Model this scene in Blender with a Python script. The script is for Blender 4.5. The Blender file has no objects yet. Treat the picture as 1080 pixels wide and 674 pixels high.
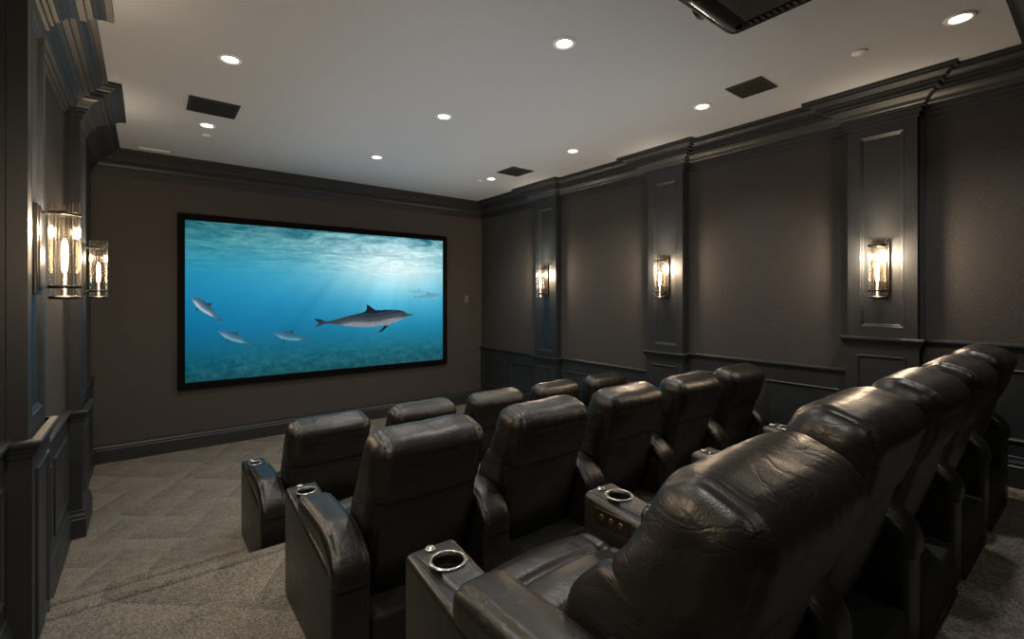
import bpy, bmesh, math, random
import numpy as np
from mathutils import Vector, Matrix, noise
random.seed(3)
S=bpy.context.scene
COL=S.collection
# ---------------------------------------------------------------- constants
L=-0.46; R=4.40; F=6.5; B=-1.7; C=3.265
CAMZ=1.74
P1=0.25; P2=0.52; E1=3.05; E2=1.31
# ---------------------------------------------------------------- materials
def newmat(name):
    m=bpy.data.materials.new(name); m.use_nodes=True
    nt=m.node_tree; b=nt.nodes['Principled BSDF']
    return m,nt,b
def N(nt,t,**kw):
    n=nt.nodes.new(t)
    for k,v in kw.items():
        if k in n.inputs: n.inputs[k].default_value=v
        else: setattr(n,k,v)
    return n
def simple(name,col,rough=0.5,metal=0.0,spec=0.5,bump=None,bs=0.1,var=0.0,vs=3.0):
    m,nt,b=newmat(name)
    b.inputs['Base Color'].default_value=(*col,1)
    b.inputs['Roughness'].default_value=rough
    b.inputs['Metallic'].default_value=metal
    b.inputs['Specular IOR Level'].default_value=spec
    tc=N(nt,'ShaderNodeTexCoord')
    if bump:
        n=N(nt,'ShaderNodeTexNoise',Scale=bump,Detail=3.0)
        nt.links.new(tc.outputs['Object'],n.inputs['Vector'])
        bp=N(nt,'ShaderNodeBump',Strength=bs,Distance=0.01)
        nt.links.new(n.outputs['Fac'],bp.inputs['Height'])
        nt.links.new(bp.outputs['Normal'],b.inputs['Normal'])
    if var>0:
        n=N(nt,'ShaderNodeTexNoise',Scale=vs,Detail=4.0)
        nt.links.new(tc.outputs['Object'],n.inputs['Vector'])
        r=N(nt,'ShaderNodeValToRGB')
        r.color_ramp.elements[0].position=0.3; r.color_ramp.elements[1].position=0.7
        r.color_ramp.elements[0].color=(*[c*(1-var) for c in col],1)
        r.color_ramp.elements[1].color=(*[c*(1+var) for c in col],1)
        nt.links.new(n.outputs['Fac'],r.inputs['Fac'])
        nt.links.new(r.outputs['Color'],b.inputs['Base Color'])
    return m
def emis(name,col,st):
    m=bpy.data.materials.new(name); m.use_nodes=True; nt=m.node_tree
    nt.nodes.clear(); o=N(nt,'ShaderNodeOutputMaterial'); e=N(nt,'ShaderNodeEmission')
    e.inputs['Color'].default_value=(*col,1); e.inputs['Strength'].default_value=st
    nt.links.new(e.outputs[0],o.inputs[0]); return m

M_paint=simple('charcoal_paint',(0.0225,0.026,0.030),0.45,bump=60,bs=0.03,var=0.08)
M_ceil=simple('ceiling_paint',(0.425,0.45,0.48),0.8,spec=0.2,bump=120,bs=0.03)
M_white=simple('white_plastic',(0.75,0.74,0.72),0.4)
M_black=simple('black_metal',(0.01,0.01,0.01),0.4,bump=200,bs=0.05)
M_grille=simple('grille_black',(0.012,0.010,0.009),0.7)
M_velvet=simple('screen_frame_black',(0.0025,0.0025,0.0025),0.8,spec=0.1)
M_gloss=simple('projector_black',(0.002,0.002,0.002),0.15,spec=.25)
M_satin=simple('projector_vent_black',(0.001,0.001,0.001),0.6,spec=.15)
M_lens=simple('lens_glass',(0.01,0.01,0.03),0.03,spec=1.0)
M_steel=simple('brushed_steel',(0.46,0.445,0.43),0.26,1.0)
M_cup=simple('cup_liner',(0.006,0.006,0.006),0.4,0.2)
M_copper=simple('copper_trim',(0.26,0.17,0.11),0.38,1.0)
M_brass=simple('brass_plate',(0.09,0.064,0.042),0.38,1.0)
M_bronze=simple('bronze_metal',(0.07,0.066,0.062),0.35,1.0)
M_base=simple('chair_base_fabric',(0.006,0.006,0.006),0.8)
M_switch=simple('switch_plate',(0.10,0.11,0.08),0.5)
M_bulb=emis('bulb_glow',(1.0,0.70,0.40),22)
M_lensE=emis('downlight_glow',(1.0,0.94,0.84),14)

def fabric():
    m,nt,b=newmat('wall_fabric')
    tc=N(nt,'ShaderNodeTexCoord')
    mp=N(nt,'ShaderNodeMapping'); mp.inputs['Scale'].default_value=(1,1,.2)
    nt.links.new(tc.outputs['Object'],mp.inputs['Vector'])
    mp2=N(nt,'ShaderNodeMapping'); mp2.inputs['Scale'].default_value=(.2,.2,1)
    nt.links.new(tc.outputs['Object'],mp2.inputs['Vector'])
    n=N(nt,'ShaderNodeTexNoise',Scale=260.0,Detail=2.0); nt.links.new(mp.outputs[0],n.inputs['Vector'])
    n2=N(nt,'ShaderNodeTexNoise',Scale=260.0,Detail=2.0); nt.links.new(mp2.outputs[0],n2.inputs['Vector'])
    ad=N(nt,'ShaderNodeMath',operation='ADD'); nt.links.new(n.outputs['Fac'],ad.inputs[0]); nt.links.new(n2.outputs['Fac'],ad.inputs[1])
    hf=N(nt,'ShaderNodeMath',operation='MULTIPLY'); hf.inputs[1].default_value=.5; nt.links.new(ad.outputs[0],hf.inputs[0])
    r=N(nt,'ShaderNodeValToRGB')
    r.color_ramp.elements[0].position=0.34;r.color_ramp.elements[1].position=0.66
    r.color_ramp.elements[0].color=(0.046,0.0440,0.0430,1); r.color_ramp.elements[1].color=(0.080,0.0765,0.0745,1)
    nt.links.new(hf.outputs[0],r.inputs['Fac']); nt.links.new(r.outputs['Color'],b.inputs['Base Color'])
    b.inputs['Roughness'].default_value=0.92; b.inputs['Specular IOR Level'].default_value=0.10
    bp=N(nt,'ShaderNodeBump',Strength=0.12,Distance=0.002)
    nt.links.new(hf.outputs[0],bp.inputs['Height']); nt.links.new(bp.outputs['Normal'],b.inputs['Normal'])
    return m
M_fabric=fabric()
def carpet():
    m,nt,b=newmat('carpet_pile')
    tc=N(nt,'ShaderNodeTexCoord')
    n=N(nt,'ShaderNodeTexNoise',Scale=105.0,Detail=4.0,Roughness=0.7)
    nt.links.new(tc.outputs['Object'],n.inputs['Vector'])
    r=N(nt,'ShaderNodeValToRGB')
    r.color_ramp.elements[0].position=0.34;r.color_ramp.elements[1].position=0.66
    r.color_ramp.elements[0].color=(0.062,0.056,0.047,1); r.color_ramp.elements[1].color=(0.268,0.244,0.200,1)
    nt.links.new(n.outputs['Fac'],r.inputs['Fac'])
    nz=N(nt,'ShaderNodeTexNoise',Scale=20.0,Detail=3.0); nt.links.new(tc.outputs['Object'],nz.inputs['Vector'])
    def bands(ang,sc,ph,di):
        mp=N(nt,'ShaderNodeMapping'); mp.inputs['Rotation'].default_value=(0,0,math.radians(ang)); mp.inputs['Location'].default_value=(ph,0,0)
        nt.links.new(tc.outputs['Object'],mp.inputs['Vector'])
        w=N(nt,'ShaderNodeTexWave',Scale=sc,Distortion=di,Detail=1.5); w.wave_profile='SAW'
        w.inputs['Detail Scale'].default_value=0.6
        nt.links.new(mp.outputs[0],w.inputs['Vector']); return w
    wa=bands(30,1.0,0.0,2.2); wb=bands(-50,0.85,0.4,2.4)
    v=N(nt,'ShaderNodeTexNoise',Scale=2.2,Detail=1.5); nt.links.new(tc.outputs['Object'],v.inputs['Vector'])
    gt=N(nt,'ShaderNodeMapRange'); gt.inputs['From Min'].default_value=.45; gt.inputs['From Max'].default_value=.53
    nt.links.new(v.outputs['Fac'],gt.inputs['Value'])
    mixf=N(nt,'ShaderNodeMix'); nt.links.new(gt.outputs[0],mixf.inputs[0]); nt.links.new(wa.outputs['Fac'],mixf.inputs[2]); nt.links.new(wb.outputs['Fac'],mixf.inputs[3])
    h1=N(nt,'ShaderNodeMath',operation='MULTIPLY'); h1.inputs[1].default_value=.50; nt.links.new(mixf.outputs[0],h1.inputs[0])
    ad=N(nt,'ShaderNodeMath',operation='ADD'); nt.links.new(h1.outputs[0],ad.inputs[0]); nt.links.new(nz.outputs['Fac'],ad.inputs[1])
    mr=N(nt,'ShaderNodeMapRange'); mr.inputs['From Min'].default_value=.3; mr.inputs['From Max'].default_value=1.2
    mr.inputs['To Min'].default_value=0.70; mr.inputs['To Max'].default_value=1.30
    nt.links.new(ad.outputs[0],mr.inputs['Value'])
    mx=N(nt,'ShaderNodeVectorMath',operation='SCALE')
    nt.links.new(r.outputs['Color'],mx.inputs[0]); nt.links.new(mr.outputs[0],mx.inputs['Scale'])
    nt.links.new(mx.outputs[0],b.inputs['Base Color'])
    b.inputs['Roughness'].default_value=0.95; b.inputs['Specular IOR Level'].default_value=0.1
    bp=N(nt,'ShaderNodeBump',Strength=0.7,Distance=0.010)
    nt.links.new(n.outputs['Fac'],bp.inputs['Height']); nt.links.new(bp.outputs['Normal'],b.inputs['Normal'])
    return m
M_carpet=carpet()
def leather():
    m,nt,b=newmat('black_leather')
    tc=N(nt,'ShaderNodeTexCoord'); oi=N(nt,'ShaderNodeObjectInfo')
    ml=N(nt,'ShaderNodeMath',operation='MULTIPLY'); ml.inputs[1].default_value=7.0
    nt.links.new(oi.outputs['Random'],ml.inputs[0])
    va=N(nt,'ShaderNodeVectorMath',operation='ADD')
    nt.links.new(tc.outputs['Object'],va.inputs[0]); nt.links.new(ml.outputs[0],va.inputs[1])
    v=N(nt,'ShaderNodeTexVoronoi',Scale=230.0); nt.links.new(va.outputs[0],v.inputs['Vector'])
    n=N(nt,'ShaderNodeTexNoise',Scale=5.0,Detail=2.0,Distortion=0.5); nt.links.new(va.outputs[0],n.inputs['Vector'])
    b1=N(nt,'ShaderNodeBump',Strength=0.18,Distance=0.0015)
    nt.links.new(v.outputs['Distance'],b1.inputs['Height'])
    b2=N(nt,'ShaderNodeBump',Strength=0.18,Distance=0.03)
    nt.links.new(n.outputs['Fac'],b2.inputs['Height']); nt.links.new(b1.outputs['Normal'],b2.inputs['Normal'])
    mp=N(nt,'ShaderNodeMapping'); mp.inputs['Scale'].default_value=(1.0,.6,1.7); nt.links.new(va.outputs[0],mp.inputs['Vector'])
    n2=N(nt,'ShaderNodeTexNoise',Scale=10.0,Detail=3.0,Distortion=0.5,Roughness=.55); nt.links.new(mp.outputs[0],n2.inputs['Vector'])
    sb=N(nt,'ShaderNodeMath',operation='SUBTRACT'); sb.inputs[1].default_value=.5; nt.links.new(n2.outputs['Fac'],sb.inputs[0])
    ab=N(nt,'ShaderNodeMath',operation='ABSOLUTE'); nt.links.new(sb.outputs[0],ab.inputs[0])
    cr=N(nt,'ShaderNodeMapRange'); cr.interpolation_type='SMOOTHSTEP'; cr.inputs['From Max'].default_value=.06; nt.links.new(ab.outputs[0],cr.inputs['Value'])
    b3=N(nt,'ShaderNodeBump',Strength=0.12,Distance=0.005)
    nt.links.new(cr.outputs[0],b3.inputs['Height']); nt.links.new(b2.outputs['Normal'],b3.inputs['Normal'])
    nt.links.new(b3.outputs['Normal'],b.inputs['Normal'])
    b.inputs['Base Color'].default_value=(0.0088,0.0079,0.0071,1)
    mr=N(nt,'ShaderNodeMapRange'); mr.inputs['To Min'].default_value=0.34; mr.inputs['To Max'].default_value=0.44
    nt.links.new(n2.outputs['Fac'],mr.inputs['Value']); nt.links.new(mr.outputs[0],b.inputs['Roughness'])
    b.inputs['Specular IOR Level'].default_value=0.6
    return m
M_leather=leather()
def thin_glass():
    m=bpy.data.materials.new('thin_clear_glass'); m.use_nodes=True; nt=m.node_tree; nt.nodes.clear()
    o=N(nt,'ShaderNodeOutputMaterial'); t=N(nt,'ShaderNodeBsdfTransparent'); g=N(nt,'ShaderNodeBsdfGlossy',Roughness=0.14)
    t.inputs['Color'].default_value=(0.93,0.90,0.86,1); g.inputs['Color'].default_value=(1,.93,.84,1)
    lw=N(nt,'ShaderNodeLayerWeight',Blend=0.28); mx=N(nt,'ShaderNodeMixShader')
    nt.links.new(lw.outputs['Facing'],mx.inputs[0]); nt.links.new(t.outputs[0],mx.inputs[1]); nt.links.new(g.outputs[0],mx.inputs[2])
    nt.links.new(mx.outputs[0],o.inputs[0]); return m
M_glass=thin_glass()

# ---------------------------------------------------------------- mesh helpers
def obj_from_bm(name,bm,mat,smooth=False,parent=None):
    bmesh.ops.recalc_face_normals(bm,faces=bm.faces[:])
    me=bpy.data.meshes.new(name); bm.to_mesh(me); bm.free()
    mats=mat if isinstance(mat,(list,tuple)) else [mat]
    for k in mats: me.materials.append(k)
    if smooth:
        me.polygons.foreach_set('use_smooth',[True]*len(me.polygons))
    o=bpy.data.objects.new(name,me); COL.objects.link(o)
    if parent: o.parent=parent
    return o
def box(bm,x0,x1,y0,y1,z0,z1,bev=0.0,seg=2):
    r=bmesh.ops.create_cube(bm,size=1.0)
    vs=r['verts']
    for v in vs:
        v.co=Vector((x0+(v.co.x+.5)*(x1-x0),y0+(v.co.y+.5)*(y1-y0),z0+(v.co.z+.5)*(z1-z0)))
    if bev>0:
        es=list({e for v in vs for e in v.link_edges})
        bmesh.ops.bevel(bm,geom=es,offset=bev,segments=seg,affect='EDGES',profile=0.5)
def sweep(bm,path,prof,mapper,closed=False):
    n=len(path); P=[Vector(p) for p in path]
    rings=[]
    def nrm(a,b):
        d=(b-a).normalized(); return Vector((-d.y,d.x))
    for i in range(n):
        if closed or 0<i<n-1:
            n1=nrm(P[(i-1)%n],P[i]); n2=nrm(P[i],P[(i+1)%n])
            m=(n1+n2)/(1+n1.dot(n2))
        elif i==0: m=nrm(P[0],P[1])
        else: m=nrm(P[-2],P[-1])
        rings.append([bm.verts.new(mapper(*(P[i]+m*o),h)) for o,h in prof])
    k=len(prof)
    for i in range(n if closed else n-1):
        a=rings[i]; b=rings[(i+1)%n]
        for j in range(k-1):
            bm.faces.new((a[j],b[j],b[j+1],a[j+1]))
    if not closed:
        for r in (rings[0],rings[-1]):
            try: bm.faces.new(r)
            except Exception: pass
def lathe(bm,prof,seg=32,center=(0,0,0),axis='Z'):
    cx,cy,cz=center; rings=[]
    for r,h in prof:
        ring=[]
        for i in range(seg):
            a=2*math.pi*i/seg
            if axis=='Z': p=(cx+r*math.cos(a),cy+r*math.sin(a),cz+h)
            elif axis=='X': p=(cx+h,cy+r*math.cos(a),cz+r*math.sin(a))
            else: p=(cx+r*math.cos(a),cy+h,cz+r*math.sin(a))
            ring.append(bm.verts.new(p))
        rings.append(ring)
    for a,b in zip(rings,rings[1:]):
        for i in range(seg):
            j=(i+1)%seg
            bm.faces.new((a[i],a[j],b[j],b[i]))
    for r in (rings[0],rings[-1]):
        bm.faces.new(r)
def struct(o):
    o['kind']='structure'; return o
tn=[0]
def trimname():
    tn[0]+=1; return 'trim_%d'%tn[0]

# ---------------------------------------------------------------- room shell
bm=bmesh.new(); box(bm,L-.15,R+.15,F,F+.15,-.1,C+.1); struct(obj_from_bm('wall_front',bm,M_fabric))
bm=bmesh.new(); box(bm,L-.15,R+.15,B-.15,B,-.1,C+.1); struct(obj_from_bm('wall_back',bm,M_fabric))
bm=bmesh.new(); box(bm,L-.15,L,B,F,-.1,C+.1); struct(obj_from_bm('wall_left',bm,M_fabric))
bm=bmesh.new(); box(bm,R,R+.15,B,F,-.1,C+.1); struct(obj_from_bm('wall_right',bm,M_fabric))
bm=bmesh.new(); box(bm,L-.15,R+.15,B-.15,F+.15,C,C+.1); struct(obj_from_bm('ceiling',bm,M_ceil))
bm=bmesh.new()
box(bm,L,R,E1,F,-.1,0); box(bm,L,R,E2,E1,-.1,P1,0.0); box(bm,L,R,B,E2,-.1,P2)
# intermediate carpeted aisle steps
box(bm,L,.50,E1,E1+.40,-.02,P1/2); box(bm,L,.50,E2,E2+.31,P1-.02,(P1+P2)/2)
for (yy,zz,xx) in ((E1,P1,R),(E2,P2,R),(E1+.40,P1/2,.50),(E2+.31,(P1+P2)/2,.50)):
    box(bm,L,xx,yy-.05,yy+.034,zz-.06,zz+.018,0.032,6)
struct(obj_from_bm('floor',bm,M_carpet))
bm=bmesh.new(); box(bm,L,R,B,0.11,2.93,C); struct(obj_from_bm(trimname(),bm,M_paint))

PW=0.42; DP=0.075
PIL=[(4.83,0.90,0.0),(2.94,1.14,0.0),(1.085,1.42,P1)]
def ring_path():
    p=[(L,0.11),(R,0.11)]
    for yc,_,_ in sorted(PIL):
        a,b=yc-PW/2,yc+PW/2
        p+=[(R,a),(R-DP,a),(R-DP,b),(R,b)]
    p+=[(R,F),(L,F)]
    for yc,_,_ in sorted(PIL,reverse=True):
        a,b=yc-PW/2,yc+PW/2
        p+=[(L,b),(L+DP,b),(L+DP,a),(L,a)]
    return p
crown=[(0,-.240),(.014,-.240),(.014,-.208),(.028,-.208),(.028,-.178),(.046,-.178),(.046,-.166),(.054,-.160),(.066,-.138),(.088,-.118),(.110,-.108),(.110,-.096),(.138,-.096),(.138,-.070),(.164,-.070),(.164,-.056),(.182,-.050),(.200,-.034),(.212,-.031),(.212,-.021),(.240,-.021),(.240,0)]
bm=bmesh.new(); sweep(bm,ring_path(),crown,lambda a,b,h:(a,b,C+h),True)
struct(obj_from_bm(trimname(),bm,M_paint))
railp=[(0,-.055),(.008,-.055),(.010,-.035),(.016,-.032),(.022,-.014),(.030,-.006),(.032,0),(.032,.012),(.026,.017),(0,.019)]
basep=[(0,0),(.022,0),(.022,.135),(.016,.142),(.018,.158),(.010,.175),(.008,.195),(0,.2)]
framep=[(0,0),(0,.006),(.005,.010),(.012,.008),(.017,.004),(.022,.003),(.024,0)]
def wallmap(x0,sx): return lambda a,b,h:(x0+sx*h,a,b)
def frame(bm,x0,sx,y0,y1,z0,z1,prof=framep):
    pth=[(y0,z0),(y1,z0),(y1,z1),(y0,z1)]
    sweep(bm,pth,prof,wallmap(x0,sx),True)
zones=[(4.83+PW/2,F,0.90,0.0,2),(2.94+PW/2,4.83-PW/2,0.91,0.0,2),(1.085+PW/2,2.94-PW/2,1.15,P1,2),(B,1.085-PW/2,1.42,P2,3)]
for side in ('right','left'):
    X0=R if side=='right' else L; sx=-1 if side=='right' else 1
    bmb=bmesh.new()
    for zi,(ya,yb,rz,fz,np_) in enumerate(zones):
        bm=bmesh.new()
        x1=X0+sx*0.012
        box(bm,min(X0,x1),max(X0,x1),ya,yb,fz,rz-.02)
        w=(yb-ya)/np_
        for i in range(np_):
            frame(bm,x1,sx,ya+i*w+.07,ya+(i+1)*w-.07,fz+.29,rz-.15)
        pth=[(X0,ya),(X0,yb)] if side=='right' else [(X0,yb),(X0,ya)]
        sweep(bm,pth,railp,lambda a,b,h:(a,b,rz+h))
        x3=X0+sx*.014
        ends=[(ya,1),(yb,-1)]
        if zi==0: ends=[(ya,1)]
        if zi==3: ends=[(yb,-1)]
        for ye,dr in ends:
            y2=ye+dr*.026
            box(bm,min(X0,x3),max(X0,x3),min(ye,y2),max(ye,y2),rz,C-.22)
        struct(obj_from_bm(trimname(),bm,M_paint))
        ff=fz
        pth2=[(x1,a[1]) for a in pth]
        sweep(bmb,pth2,basep,lambda a,b,h:(a,b,ff+h))
    for (yc,rz,fz) in PIL:
        bm=bmesh.new(); a,b=yc-PW/2,yc+PW/2; x1=X0+sx*DP
        # pilaster shaft built as rails and stiles around a recessed panel
        xr=X0+sx*(DP-.014); fi=.075; z0,z1=rz+.09,C-.31
        box(bm,min(X0,xr),max(X0,xr),a+.01,b-.01,rz,C-.02)
        box(bm,min(X0,x1),max(X0,x1),a,a+fi,rz,C-.02); box(bm,min(X0,x1),max(X0,x1),b-fi,b,rz,C-.02)
        box(bm,min(X0,x1),max(X0,x1),a+fi,b-fi,rz,z0); box(bm,min(X0,x1),max(X0,x1),a+fi,b-fi,z1,C-.02)
        frame(bm,xr,sx,a+fi,b-fi,z0,z1,[(0,.014),(.004,.016),(.010,.010),(.018,.008),(.022,.003),(.026,0)])
        x2=X0+sx*(DP+.014)
        box(bm,min(X0,x2),max(X0,x2),a-.012,b+.012,fz,rz)
        frame(bm,x2,sx,a+.06,b-.06,fz+(.30 if fz==0 else .56),rz-.12)
        p=[(X0,a-.012),(x2,a-.012),(x2,b+.012),(X0,b+.012)]
        if side=='left': p=p[::-1]
        sweep(bm,p,railp,lambda q,w_,h:(q,w_,rz+h))
        struct(obj_from_bm(trimname(),bm,M_paint))
        sweep(bmb,p,basep,lambda q,w_,h:(q,w_,(fz if fz==0 else P1)+h))
    struct(obj_from_bm('baseboard_'+side,bmb,M_paint))
bm=bmesh.new(); sweep(bm,[(R-.012,F),(L+.012,F)],basep,lambda a,b,h:(a,b,h)); struct(obj_from_bm('baseboard_front',bm,M_paint))

# ---------------------------------------------------------------- screen
def catmull(pts,sub=6):
    out=[]; n=len(pts)
    for i in range(n):
        p0,p1,p2,p3=[np.array(pts[(i+k-1)%n],float) for k in range(4)]
        for j in range(sub):
            t=j/sub
            out.append(.5*((2*p1)+(-p0+p2)*t+(2*p0-5*p1+4*p2-p3)*t*t+(-p0+3*p1-3*p2+p3)*t**3))
    return np.array(out)
DOL=[(.992,-.004),(.96,.005),(.925,.011),(.905,.024),(.885,.041),(.85,.056),(.79,.069),(.71,.078),(.63,.083),(.575,.087),(.54,.112),(.505,.142),(.483,.150),(.484,.126),(.474,.098),(.45,.077),(.38,.066),(.28,.048),(.18,.028),(.10,.014),(.07,.016),(.035,.034),(-.005,.046),(-.03,.046),(-.005,.018),(.008,.002),(-.018,-.020),(-.035,-.036),(.0,-.030),(.05,-.014),(.09,-.010),(.16,-.021),(.26,-.048),(.36,-.070),(.48,-.085),(.60,-.087),(.655,-.082),(.64,-.105),(.605,-.135),(.585,-.152),(.62,-.147),(.665,-.120),(.70,-.093),(.73,-.075),(.80,-.058),(.87,-.036),(.91,-.019),(.96,-.013)]
def build_screen():
    x0,x1,z0,z1=0.268,3.718,0.693,2.682
    root=bpy.data.objects.new('projection_screen',None); COL.objects.link(root)
    root.location=((x0+x1)/2,F,z0)
    root['label']='large black-framed projection screen showing dolphins swimming underwater'
    root['category']='projection screen'
    w=(x1-x0); h=z1-z0; fr=.07
    bm=bmesh.new()
    sweep(bm,[(-w/2,0),(w/2,0),(w/2,h),(-w/2,h)],[(0,0),(0,.045),(.005,.05),(fr-.01,.05),(fr,.035),(fr,0.0)],lambda a,b,d:(a,-d,b),True)
    obj_from_bm('screen_frame',bm,M_velvet,parent=root)
    bm=bmesh.new(); box(bm,-w/2+fr-.01,w/2-fr+.01,-.026,-.002,fr-.01,h-fr+.01)
    obj_from_bm('screen_backing',bm,M_black,parent=root)
    W,H=560,315
    s=np.linspace(0,1,W)[None,:].repeat(H,0); r=np.linspace(0,1,H)[:,None].repeat(W,1)
    def grad(keys):
        ks=[k[0] for k in keys]
        return np.stack([np.interp(r,ks,[k[1][c] for k in keys]) for c in range(3)],-1)
    gl=grad([(0,(46,106,118)),(.12,(68,140,152)),(.30,(46,144,176)),(.5,(28,126,168)),(.7,(22,108,146)),(.86,(24,94,114)),(1,(28,80,88))])
    gr=grad([(0,(112,170,182)),(.12,(180,214,220)),(.26,(212,238,240)),(.38,(164,220,232)),(.52,(82,178,208)),(.7,(34,132,168)),(.86,(28,102,120)),(1,(30,82,90))])
    wgt=np.exp(-((s-.76-.06*r)/.33)**2)[...,None]
    img=gl*(1-wgt)+gr*wgt
    def vn(x,y,seed):
        g=np.random.RandomState(seed).rand(64,64)
        xi=np.floor(x).astype(int); yi=np.floor(y).astype(int); fx=x-xi; fy=y-yi
        fx=fx*fx*(3-2*fx); fy=fy*fy*(3-2*fy)
        a=g[yi%64,xi%64]; b=g[yi%64,(xi+1)%64]; c=g[(yi+1)%64,xi%64]; d=g[(yi+1)%64,(xi+1)%64]
        return (a*(1-fx)+b*fx)*(1-fy)+(c*(1-fx)+d*fx)*fy
    dep=1/(np.clip(.42-r,0.04,1))
    wx=(s-.6)*dep*2.0+1.8*vn(s*9,r*26,1); wy=dep*2.2+2.4*vn(s*8,r*16,2)+s*1.5
    f1=vn(wx*1.3+20,wy*2.0+20,3); f2=vn(wx*2.9+20,wy*4.0+20,4); f3=vn(s*60+3*f1,r*90+4*f2,6)
    pat=(f1*.45+f2*.35+f3*.35)-.57
    surf=np.clip(1-r/.36,0,1)**.7
    tint=np.clip(.6+.8*wgt[...,0],0,1)
    img+= (pat*130*surf*tint)[...,None]*np.array([.95,.85,.75])
    img-= (np.clip(.45-f1,0,1)*np.clip(1-r/.16,0,1)*80)[...,None]*np.array([1,.9,.8])
    gl1=np.clip(vn(s*30+2*f1,r*70,12)-.72,0,1)*np.clip(1-np.abs(r-.12-.03*s)/.14,0,1)
    img+=(gl1*190*(.3+.7*wgt[...,0]))[...,None]
    th=np.arctan2(s-.86,(r+.50)*.56)
    ray=vn(th*12+40,th*0+3,13)*1.0+vn(th*24+40,th*0+5,14)*.4-.7
    ra=np.clip((r-.2)/.2,0,1)*np.clip((.9-r)/.5,0,1)
    img+=(ray*18*ra*(.35+.8*np.exp(-((s-.68)/.36)**2)))[...,None]*np.array([.7,.95,1])
    sb=np.clip((r-.80+.06*vn(s*6,s*0,7))/.16,0,1)
    spk=vn(s*110,r*90,9)*.6+vn(s*44,r*34,10)*.7-.65
    img+=(spk*26*sb)[...,None]*np.array([.8,1,.8])
    img-= (np.clip((.22-s)/.22,0,1)*8)[...,None]
    ASP=3.31/1.85
    def inpoly(px,py,poly):
        ins=np.zeros(px.shape,bool); n=len(poly)
        for i in range(n):
            x1_,y1_=poly[i]; x2_,y2_=poly[(i+1)%n]
            if y1_==y2_: continue
            c=((y1_>py)!=(y2_>py))&(px<(x2_-x1_)*(py-y1_)/(y2_-y1_)+x1_)
            ins^=c
        return ins
    def dolphin(cs,cr,Ln,ang,flip,cb,cf,cw,alpha,bend,kb):
        poly=catmull(DOL,5)
        c_,s_=math.cos(ang),math.sin(ang)
        m=np.zeros((H,W)); A=None
        for ox,oy in ((-.25,-.25),(.25,-.25),(-.25,.25),(.25,.25),(0,0)):
            dx=(s+ox/W-cs); dy=-(r+oy/H-cr)/ASP
            if flip: dx=-dx
            a=(dx*c_+dy*s_)/Ln+.5; b=(-dx*s_+dy*c_)/Ln
            b=(b-bend*((a-.55)**2-.06))/kb
            m+=inpoly(a,b,poly)/5.
            A,Bv=a,b
        t=(Bv+.0+.01*np.sin(A*14))/.07
        back=np.clip((t-.15)/.6,0,1)[...,None]; bel=np.clip((-t-.15)/.45,0,1)[...,None]
        sh=np.array(cf)*(1-back)+np.array(cb)*back
        sh=sh*(1-bel)+np.array(cw)*bel
        tail=np.clip((.22-A)/.2,0,1)[...,None]; sh=sh*(1-tail*.55)+np.array(cb)*tail*.55
        fin=((Bv>.090)|(Bv<-.090))[...,None]; sh=np.where(fin,np.array(cb)*.85,sh)
        dap=(vn(A*60+20,Bv*160+20,15)-.5)[...,None]*24; sh=sh+dap*(~fin)
        sh=sh+np.clip(1-np.abs(t-.75)/.25,0,1)[...,None]*(A[...,None]>.25)*np.array([18,24,26])
        eye=((A-.865)**2+((Bv-.004)*1.0)**2)<.006**2
        sh=np.where(eye[...,None],np.array([15,20,25]),sh)
        return (m*alpha)[...,None],sh
    for d in [(.645,.640,.42,math.radians(4),False,(28,36,46),(62,70,80),(128,134,140),1.0,.02,.96),
              (.060,.545,.125,math.radians(44),True,(44,66,84),(84,106,122),(164,178,186),.95,-.1,1.4),
              (.147,.735,.125,math.radians(27),True,(44,76,98),(70,110,132),(120,156,172),.9,-.1,1.3),
              (.335,.745,.140,math.radians(14),True,(40,76,100),(62,106,130),(105,148,168),.85,0,1.3),
              (.925,.470,.14,math.radians(5),False,(80,126,150),(96,144,168),(120,168,188),.6,.1,1.2),
              (.875,.435,.10,math.radians(-4),False,(90,150,175),(100,160,182),(120,175,195),.45,.1,1.2)]:
        m,sh=dolphin(*d); img=img*(1-m)+sh*m
    img=np.clip(img,0,255)/255.
    lin=np.where(img<=.04045,img/12.92,((img+.055)/1.055)**2.4)
    X=(-w/2+fr)+s*(w-2*fr); Z=(h-fr)-r*(h-2*fr)
    co=np.stack([X,np.full_like(X,-.030),Z],-1).reshape(-1,3)
    me=bpy.data.meshes.new('screen_image')
    idx=np.arange(W*H).reshape(H,W)
    q=np.stack([idx[:-1,:-1],idx[1:,:-1],idx[1:,1:],idx[:-1,1:]],-1).reshape(-1,4)
    me.vertices.add(W*H); me.vertices.foreach_set('co',co.ravel())
    me.loops.add(q.size); me.loops.foreach_set('vertex_index',q.ravel())
    me.polygons.add(len(q)); me.polygons.foreach_set('loop_start',np.arange(0,q.size,4))
    me.update(calc_edges=True)
    ca=me.color_attributes.new('picture','FLOAT_COLOR','POINT')
    rgba=np.concatenate([lin.reshape(-1,3),np.ones((W*H,1))],1).astype(np.float32)
    ca.data.foreach_set('color',rgba.ravel())
    m=bpy.data.materials.new('projected_picture'); m.use_nodes=True; nt=m.node_tree; nt.nodes.clear()
    o=N(nt,'ShaderNodeOutputMaterial'); e=N(nt,'ShaderNodeEmission',Strength=1.08); at=N(nt,'ShaderNodeAttribute'); at.attribute_name='picture'
    nt.links.new(at.outputs['Color'],e.inputs['Color']); nt.links.new(e.outputs[0],o.inputs[0])
    me.materials.append(m)
    ob=bpy.data.objects.new('screen_image',me); COL.objects.link(ob); ob.parent=root
build_screen()

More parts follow.
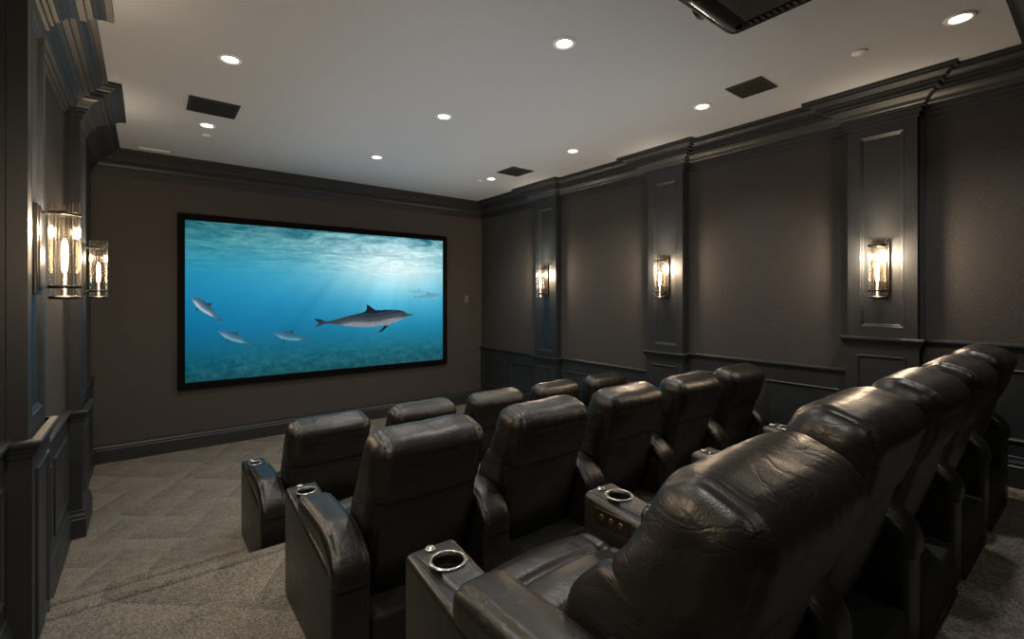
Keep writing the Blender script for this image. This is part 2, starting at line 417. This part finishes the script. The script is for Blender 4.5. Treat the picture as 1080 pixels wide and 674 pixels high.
# ---------------------------------------------------------------- ceiling items
def copy_thing(root,loc,rot=None,scale=None):
    r=root.copy(); COL.objects.link(r); r.location=loc
    if rot is not None: r.rotation_euler=rot
    if scale: r.scale=(scale,)*3
    def rec(src,dst):
        for c in src.children:
            n=c.copy(); COL.objects.link(n); n.parent=dst; rec(c,n)
    rec(root,r)
    return r
def empty(name,loc,label,cat,group=None):
    e=bpy.data.objects.new(name,None); COL.objects.link(e); e.location=loc; e.empty_display_size=.1
    e['label']=label; e['category']=cat
    if group: e['group']=group
    return e
dl=empty('recessed_downlight',(0.42,3.49,C),'round white recessed downlight glowing warm in the ceiling','ceiling light','recessed ceiling downlights')
bm=bmesh.new(); lathe(bm,[(.044,-.001),(.046,-.006),(.054,-.010),(.066,-.008),(.070,-.001),(.070,0)],40)
bmesh.ops.delete(bm,geom=[f for f in bm.faces if len(f.verts)>4],context='FACES_ONLY')
obj_from_bm('trim_ring',bm,M_white,True,dl)
bm=bmesh.new(); lathe(bm,[(.0445,-.001),(.042,-.004),(.03,-.006),(.005,-.007)],32)
obj_from_bm('light_lens',bm,M_lensE,True,dl)
ld=bpy.data.lights.new('downlight_lamp','SPOT'); ld.energy=54; ld.color=(1,.955,.89); ld.spot_size=math.radians(125); ld.spot_blend=1.0; ld.shadow_soft_size=.045
lo=bpy.data.objects.new('downlight_lamp',ld); COL.objects.link(lo); lo.parent=dl; lo.location=(0,0,-.03)
for x in (.42,1.98,3.51):
    for y in (.53,2.04,3.49,4.96):
        if (x,y)==(.42,3.49): continue
        if (x,y)==(1.98,.53): continue
        copy_thing(dl,(x,y,C))
rear_fill_lamp=ld.copy(); rear_fill_lamp.energy=16
for x in (1.2,3.2):  # added soffit downlights out of view, to brighten carpet behind the back row
    e=copy_thing(dl,(x,-.75,2.93))
    for c in e.children:
        if c.type=='LIGHT': c.data=rear_fill_lamp
sp=empty('ceiling_speaker',(.42,4.47,C),'square black ceiling speaker grille','ceiling speaker','black ceiling speaker grilles')
bm=bmesh.new()
h=.17
sweep(bm,[(-h,-h),(h,-h),(h,h),(-h,h)],[(0,0),(0,-.008),(.018,-.010),(.02,-.003),(.02,0)],lambda a,b,z:(a,b,z),True)
obj_from_bm('grille_frame',bm,M_grille,parent=sp)
bm=bmesh.new(); box(bm,-h+.015,h-.015,-h+.015,h-.015,-.003,0)
for i in range(16):
    y=-h+.03+i*(2*h-.06)/15; box(bm,-h+.02,h-.02,y-.004,y+.004,-.007,-.003)
obj_from_bm('grille_mesh',bm,M_grille,parent=sp)
copy_thing(sp,(3.48,1.64,C),None,.76); copy_thing(sp,(3.54,4.50,C),None,.95)
def disc(name,loc,rad,label,cat):
    bm=bmesh.new(); lathe(bm,[(rad,0),(rad,-.006),(rad*.85,-.010),(rad*.5,-.012),(rad*.45,-.014),(rad*.1,-.015)],32)
    o=obj_from_bm(name,bm,M_white,True); o.location=loc; o['label']=label; o['category']=cat; return o
disc('sprinkler_cover',(3.507,.99,C),.042,'flat round white sprinkler cover on the ceiling','sprinkler cover')
disc('smoke_detector',(.436,5.26,C),.04,'small round white detector on the ceiling','detector')
disc('smoke_detector',(3.44,5.11,C),.035,'small round white detector on the ceiling','detector')
bm=bmesh.new(); box(bm,-.13,.13,-.03,.03,-.006,0,.002)
for i in range(2): box(bm,-.12,.12,-.018+i*.02,-.004+i*.02,-.009,-.005)
o=obj_from_bm('air_vent',bm,M_white); o.location=(.06,6.12,C); o['label']='slim white linear air vent in the ceiling'; o['category']='air vent'
bm=bmesh.new(); box(bm,-.035,.035,-.012,0,-.06,.06,.004); box(bm,-.012,.012,-.018,-.008,-.025,.025,.003)
o=obj_from_bm('wall_switch',bm,M_switch); o.location=(4.10,F,1.70); o['label']='small dark wall control plate beside the screen'; o['category']='wall switch'
# ---------------------------------------------------------------- projector
pj=empty('projector',(1.96,.87,C),'glossy black home theatre projector hung under the ceiling','projector')
def rbox(bm,cx,cy,cz,sx,sy,sz,r,n=14):
    t=bmesh.new(); bmesh.ops.create_cube(t,size=2.0)
    bmesh.ops.subdivide_edges(t,edges=t.edges[:],cuts=n,use_grid_fill=True)
    hx,hy,hz=sx/2,sy/2,sz/2
    for v in t.verts:
        p=Vector((v.co.x*hx,v.co.y*hy,v.co.z*hz))
        q=Vector((max(-hx+r,min(hx-r,p.x)),max(-hy+r,min(hy-r,p.y)),max(-hz+r,min(hz-r,p.z))))
        d=p-q
        if d.length>1e-9:
            p=q+d.normalized()*r*min(1,max(abs(d.x),abs(d.y),abs(d.z))/r if r>0 else 1)
        v.co=p+Vector((cx,cy,cz))
    me=bpy.data.meshes.new('t'); t.to_mesh(me); t.free(); bm.from_mesh(me); bpy.data.meshes.remove(me)
bm=bmesh.new(); rbox(bm,0,0,-.20,.52,.565,.205,.07,28)
obj_from_bm('body',bm,M_gloss,True,parent=pj)
bm=bmesh.new(); box(bm,-.13,.13,-.14,.14,-.309,-.30,.002)
obj_from_bm('underside_cover',bm,M_satin,parent=pj)
bm=bmesh.new()
for i in range(12): box(bm,.145,.185,-.16+i*.026,-.147+i*.026,-.307,-.301)
obj_from_bm('vent_grille',bm,M_satin,parent=pj)
bm=bmesh.new(); lathe(bm,[(.075,.0),(.075,.03),(.06,.035),(.055,.02)],40,(0,.26,-.20),'Y'); obj_from_bm('lens_ring',bm,M_black,parent=pj)
bm=bmesh.new(); lathe(bm,[(.055,.0),(.04,.012),(.01,.018)],40,(0,.275,-.20),'Y'); obj_from_bm('lens',bm,M_lens,True,parent=pj)
bm=bmesh.new(); lathe(bm,[(.06,0),(.06,-.01),(.025,-.015),(.025,-.11)],32); obj_from_bm('ceiling_mount',bm,M_black,parent=pj)
for x in (-.17,.17):
    for y in (-.19,.19):
        bm=bmesh.new(); lathe(bm,[(.014,-.298),(.014,-.310),(.011,-.313)],20,(x,y,0)); obj_from_bm('foot',bm,M_satin,parent=pj)

# ---------------------------------------------------------------- wall sconces
sc=empty('wall_sconce',(L+DP-.014,2.94,1.95),'dark bronze wall sconce with ribbed glass cylinder and glowing bulb','wall lamp','bronze and glass wall sconces')
cx=.102
bm=bmesh.new(); box(bm,0,.022,-.054,.054,-.20,.20,.004); box(bm,.020,.028,-.040,.040,-.18,.18,.003)
obj_from_bm('backplate',bm,M_bronze,parent=sc)
for z in (-.165,.165):
    bm=bmesh.new(); box(bm,.026,cx-.048,-.018,.018,z-.006,z+.006,.002); obj_from_bm('bracket_arm',bm,M_bronze,parent=sc)
    bm=bmesh.new()
    prof=[(.0545,-.007),(.057,-.007),(.057,.007),(.0545,.007),(.0545,-.007)]
    lathe(bm,prof,40,(cx,0,z)); bmesh.ops.delete(bm,geom=[f for f in bm.faces if len(f.verts)>4],context='FACES_ONLY')
    obj_from_bm('metal_band',bm,M_bronze,True,parent=sc)
bm=bmesh.new(); lathe(bm,[(.015,-.222),(.053,-.220),(.056,-.213),(.047,-.206),(.013,-.203),(.013,-.10)],32,(cx,0,0)); obj_from_bm('lamp_socket',bm,M_bronze,True,parent=sc)
bm=bmesh.new()
seg=48; rings=[]
for z in (-.212,.225):
    rings.append([bm.verts.new((cx+(.0500+.0038*(i%2))*math.cos(2*math.pi*i/seg),(.0500+.0038*(i%2))*math.sin(2*math.pi*i/seg),z)) for i in range(seg)])
for i in range(seg): bm.faces.new((rings[0][i],rings[0][(i+1)%seg],rings[1][(i+1)%seg],rings[1][i]))
obj_from_bm('glass_shade',bm,M_glass,False,parent=sc)
bm=bmesh.new(); lathe(bm,[(.006,-.10),(.010,-.088),(.012,-.05),(.012,.02),(.009,.042),(.003,.055)],24,(cx,0,0)); obj_from_bm('bulb',bm,M_bulb,True,parent=sc)
pl=bpy.data.lights.new('sconce_light','POINT'); pl.energy=34; pl.color=(1,.77,.54); pl.shadow_soft_size=.03
po=bpy.data.objects.new('sconce_light',pl); COL.objects.link(po); po.parent=sc; po.location=(cx+.008,0,.09)
copy_thing(sc,(L+DP-.014,4.83,1.95)); copy_thing(sc,(L+DP-.014,1.085,1.95))
for y in (1.085,2.94,4.83): copy_thing(sc,(R-DP+.014,y,1.95),(0,0,math.pi))

# ---------------------------------------------------------------- recliners
def cushion(sx,sy,sz,r,n,fn=None,mat=None,seed=0,wr=.004):
    bm=bmesh.new(); rbox(bm,0,0,0,sx,sy,sz,r,n)
    bmesh.ops.remove_doubles(bm,verts=bm.verts[:],dist=1e-5)
    bm.normal_update()
    hx,hy,hz=sx/2,sy/2,sz/2
    for v in bm.verts:
        u=Vector((v.co.x/hx,v.co.y/hy,v.co.z/hz)); d=0
        if fn: v.co+=fn(u,v.co.copy(),v.normal.copy())
        q=v.co*7+Vector((seed*3.1,seed*1.7,0))
        nn=noise.noise(q)+.5*noise.noise(q*2.3)
        v.co+=v.normal*nn*wr
    if mat: bmesh.ops.transform(bm,matrix=mat,verts=bm.verts[:])
    return bm
def g(x,c,w): return math.exp(-((x-c)/w)**2)
AW=.077
def ss(a,b,x):
    t=max(0,min(1,(x-a)/(b-a))); return t*t*(3-2*t)
def build_parts(root,right_arm,control,lean=17,BL=.775,wing=.10):
    BACK=Matrix.Translation((0,-.035,.185))@Matrix.Rotation(math.radians(lean),4,'X')
    bm=bmesh.new(); box(bm,-.262,.262,-.29,.40,.03,.22,.015)
    box(bm,-.264,.264,-.30,.42,.0,.035,.005)
    obj_from_bm('base',bm,M_base,parent=root)
    def fs(u,c,n):
        d=Vector((0,0,0))
        if n.z>.2:
            d.z+=.030*(1-u.x**2)*(1-u.y**4)
            d.z+=.004*math.cos((c.y-.06)*2*math.pi/.16)*(1-u.x**6)
            d.z-=.015*sum(g(c.y,yy,.011) for yy in (.14,-.02))*(1-u.x**8)
            d.z-=.012*(g(abs(c.x),.195,.011))
        if u.y>.9: d.y+=.015*(1-u.x**2)
        return d
    bm=cushion(.524,.56,.17,.05,56,fs,Matrix.Translation((0,.175,.325)),1,.003)
    obj_from_bm('seat',bm,M_leather,True,root)
    def ff(u,c,n):
        return Vector((0,.012*(1-u.x**2)*(1-u.z**2) if n.y>0 else 0,0))
    bm=cushion(.50,.07,.25,.03,14,ff,Matrix.Translation((0,.44,.17)),2,.002)
    obj_from_bm('footrest',bm,M_leather,True,root)
    SEAM=BL-.27
    def fb(u,c,n):
        d=Vector((0,0,0)); w=c.z+BL/2
        hb=ss(SEAM-.04,SEAM+.11,w)
        ex=1-u.x**4
        f=max(0,n.y); k=max(0,-n.y)
        d.y+=f*(.040*g(w,SEAM+.15,.11)*ex + .050*g(w,.24,.15)*(1-u.x**2))
        d.y+=max(0,u.y)*wing*ss(.45,.95,abs(u.x))*(1-ss(.34,.64,w))*ss(.02,.2,w)
        d.y-=k*(.014*hb*(1-.45*u.x**6) + .024*(1-u.x**2)*g(w,.28,.24))
        gr=g(w,SEAM,.010)
        d.y+= -f*.012*gr + k*.006*gr
        d.x-= (1 if u.x>0 else -1)*abs(n.x)*(.003*gr)
        d.y-= f*.010*g(w,.30,.011)*ex
        d.y+= k*.003*g(w,SEAM+.175,.008)
        if k>.5: d.y+=.005*g(abs(c.x),.226,.008)
        if f>.5: d.y-=.007*g(abs(c.x),.205,.010)
        if n.z>.4: d.z-=.005*g(abs(c.x),.216,.008)
        if w>.55: d.z+=.008*ex*hb
        wv=noise.noise(Vector((c.x*28,c.y*8,c.z*5)))
        d+=n*wv*.0045*(g(w,SEAM+.045,.035)+.7*g(w,SEAM-.045,.035)+.7*g(w,SEAM+.21,.05))
        wl=noise.noise(Vector((c.x*6,c.y*8,c.z*30)))
        d+=n*wl*.003*g(abs(c.x),.20,.035)
        d+=n*.006*noise.noise(Vector((c.x*6+5,c.y*5,c.z*8+7)))
        return d
    bm=cushion(.537,.190,BL,.074,66,fb,BACK@Matrix.Translation((0,0,BL/2)),3,.002)
    bm2=bm.copy()
    inv=BACK.inverted()
    bmesh.ops.delete(bm,geom=[f for f in bm.faces if (inv@f.calc_center_median()).z>=SEAM],context='FACES')
    bmesh.ops.delete(bm2,geom=[f for f in bm2.faces if (inv@f.calc_center_median()).z<SEAM],context='FACES')
    for bb in (bm,bm2):
        for v in bb.verts: v.co.x=max(-.2690,min(.2690,v.co.x))
    obj_from_bm('backrest',bm,M_leather,True,root)
    obj_from_bm('headrest',bm2,M_leather,True,root)
    def arm(xc,ctrl):
        bm=bmesh.new(); box(bm,xc-AW,xc+AW,-.29,.48,.0,.53,.020,4)
        a=obj_from_bm('armrest',bm,M_leather,False,root)
        bm=bmesh.new(); lathe(bm,[(.042,-.09),(.042,.2)],40,(xc,.375,.53)); cut=obj_from_bm('cut',bm,M_cup,False,root)
        md=a.modifiers.new('b','BOOLEAN'); md.object=cut; md.operation='DIFFERENCE'; md.solver='EXACT'
        bpy.context.view_layer.update()
        dg=bpy.context.evaluated_depsgraph_get()
        me=bpy.data.meshes.new_from_object(a.evaluated_get(dg)); a.modifiers.clear(); a.data=me; me.name='armrest'
        bpy.data.objects.remove(cut)
        for v in me.vertices:
            if v.co.y<-.22 and v.co.z>.4: v.co.z-=.10
        me.polygons.foreach_set('use_smooth',[True]*len(me.polygons))
        try: me.set_sharp_from_angle(angle=math.radians(35))
        except Exception: pass
        def fa(u,c,n):
            d=Vector((0,0,0))
            if n.z>.1: d.z+=.016*(1-u.x**2)*(1-u.y**4)
            if n.z>.3: d.z-=.005*g(abs(c.x),.055,.007)
            d.z-=.110*max(0,(-u.y-.25)/.75)**2
            return d
        bm=cushion(AW*2+.002,.545,.10,.034,30,fa,Matrix.Translation((xc,-.03,.512)),6,.0015)
        for v in bm.verts: v.co.x=max(xc-AW-.0005,min(xc+AW+.0005,v.co.x))
        obj_from_bm('arm_pad',bm,M_leather,True,root)
        bm=bmesh.new()
        lathe(bm,[(.0405,-.035),(.0405,.001),(.0415,.003),(.044,.004),(.048,.003),(.0505,.001),(.0505,-.002),(.042,-.002),(.0400,-.036)],48,(xc,.375,.53))
        bmesh.ops.delete(bm,geom=[f for f in bm.faces if len(f.verts)>4],context='FACES_ONLY')
        c=obj_from_bm('cup_holder',bm,M_steel,True,a); c['label']='polished steel cup holder ring'
        bm=bmesh.new(); lathe(bm,[(.0403,-.008),(.0403,-.082),(.03,-.084),(.002,-.084)],40,(xc,.375,.53))
        bmesh.ops.delete(bm,geom=[f for f in bm.faces if len(f.verts)>4 and f.calc_center_median().z>.49],context='FACES_ONLY')
        obj_from_bm('cup_liner',bm,M_cup,True,a)
        bm=bmesh.new(); lathe(bm,[(.016,-.001),(.016,.003),(.013,.006),(.011,.006),(.010,.004),(.008,.004),(.007,.008),(.003,.0085)],28,(xc-.012,.450,.53))
        o=obj_from_bm('control_button',bm,M_steel,True,a)
        if ctrl:
            bm=bmesh.new(); box(bm,xc-AW-.003,xc-AW+.002,.27,.42,.445,.497,.003)
            p=obj_from_bm('control_panel',bm,M_brass,parent=a); p['label']='bronze switch plate with copper buttons'
            for y in (.305,.345,.385):
                bm=bmesh.new(); lathe(bm,[(.010,0),(.010,-.003),(.008,-.004),(.006,-.003),(.003,-.003)],24,(xc-AW-.002,y,.471),'X')
                obj_from_bm('panel_button',bm,M_copper,True,p)
    arm(-.343,control)
    if right_arm: arm(.347,True)
def mk(name_loc,ra,ct,lab,grp,**kw):
    e=empty('recliner',name_loc,lab,'recliner chair',grp); build_parts(e,ra,ct,**kw); return e
PIT=.69; X0c=.62+.345
rows=[(3.48,0.0,'front row of recliners'),(2.09,P1,'middle row of recliners'),(.70,P2,'back row of recliners')]
mk((X0c,rows[2][0],P2),False,False,'black leather recliner leaning back at the aisle, steel cup holder',rows[2][2],lean=21,BL=.757,wing=.14)
protoA=mk((X0c,rows[1][0],P1),False,False,'black leather recliner at the aisle with steel cup holder',rows[1][2])
protoB=mk((X0c+PIT,rows[2][0],P2),False,True,'black leather recliner with padded headrest and copper seat controls',rows[2][2])
protoC=mk((X0c+4*PIT,rows[2][0],P2),True,True,'black leather recliner with two armrests beside the panelled wall',rows[2][2])
for ri,(ry,rz,gname) in enumerate(rows):
    for i in range(5):
        src=protoA if i==0 else protoC if i==4 else protoB
        if ri==2 and i in (0,1,4): continue
        if ri==1 and i==0: continue
        c=copy_thing(src,(X0c+PIT*i,ry,rz)); c['group']=gname
        if ri==2: c.scale=(1,1,.985)
protoB.scale=(1,1,.985)

# ---------------------------------------------------------------- lights
def area(name,loc,rot,sx,sy,e,col):
    l=bpy.data.lights.new(name,'AREA'); l.shape='RECTANGLE'; l.size=sx; l.size_y=sy; l.energy=e; l.color=col
    o=bpy.data.objects.new(name,l); COL.objects.link(o); o.location=loc; o.rotation_euler=rot; return o
area('bounce_fill_uplight',(2.3,3.6,2.45),(math.pi,0,0),2.6,4.0,13,(.92,.97,1))  # added fill lamp, stands in for light bounced up to the ceiling
w=bpy.data.worlds.new('World'); S.world=w; w.use_nodes=True
w.node_tree.nodes['Background'].inputs[0].default_value=(.02,.02,.025,1)
# ---------------------------------------------------------------- camera
cd=bpy.data.cameras.new('camera'); cam=bpy.data.objects.new('camera',cd); COL.objects.link(cam)
cd.sensor_width=36; cd.lens=36*496/1080; cd.shift_y=-24/1080; cd.clip_start=.02
cam.location=(0,0,CAMZ); cam.rotation_euler=(math.radians(90),0,-math.radians(37.8))
S.camera=cam
S.view_settings.view_transform='Standard'
S.view_settings.exposure=0.0
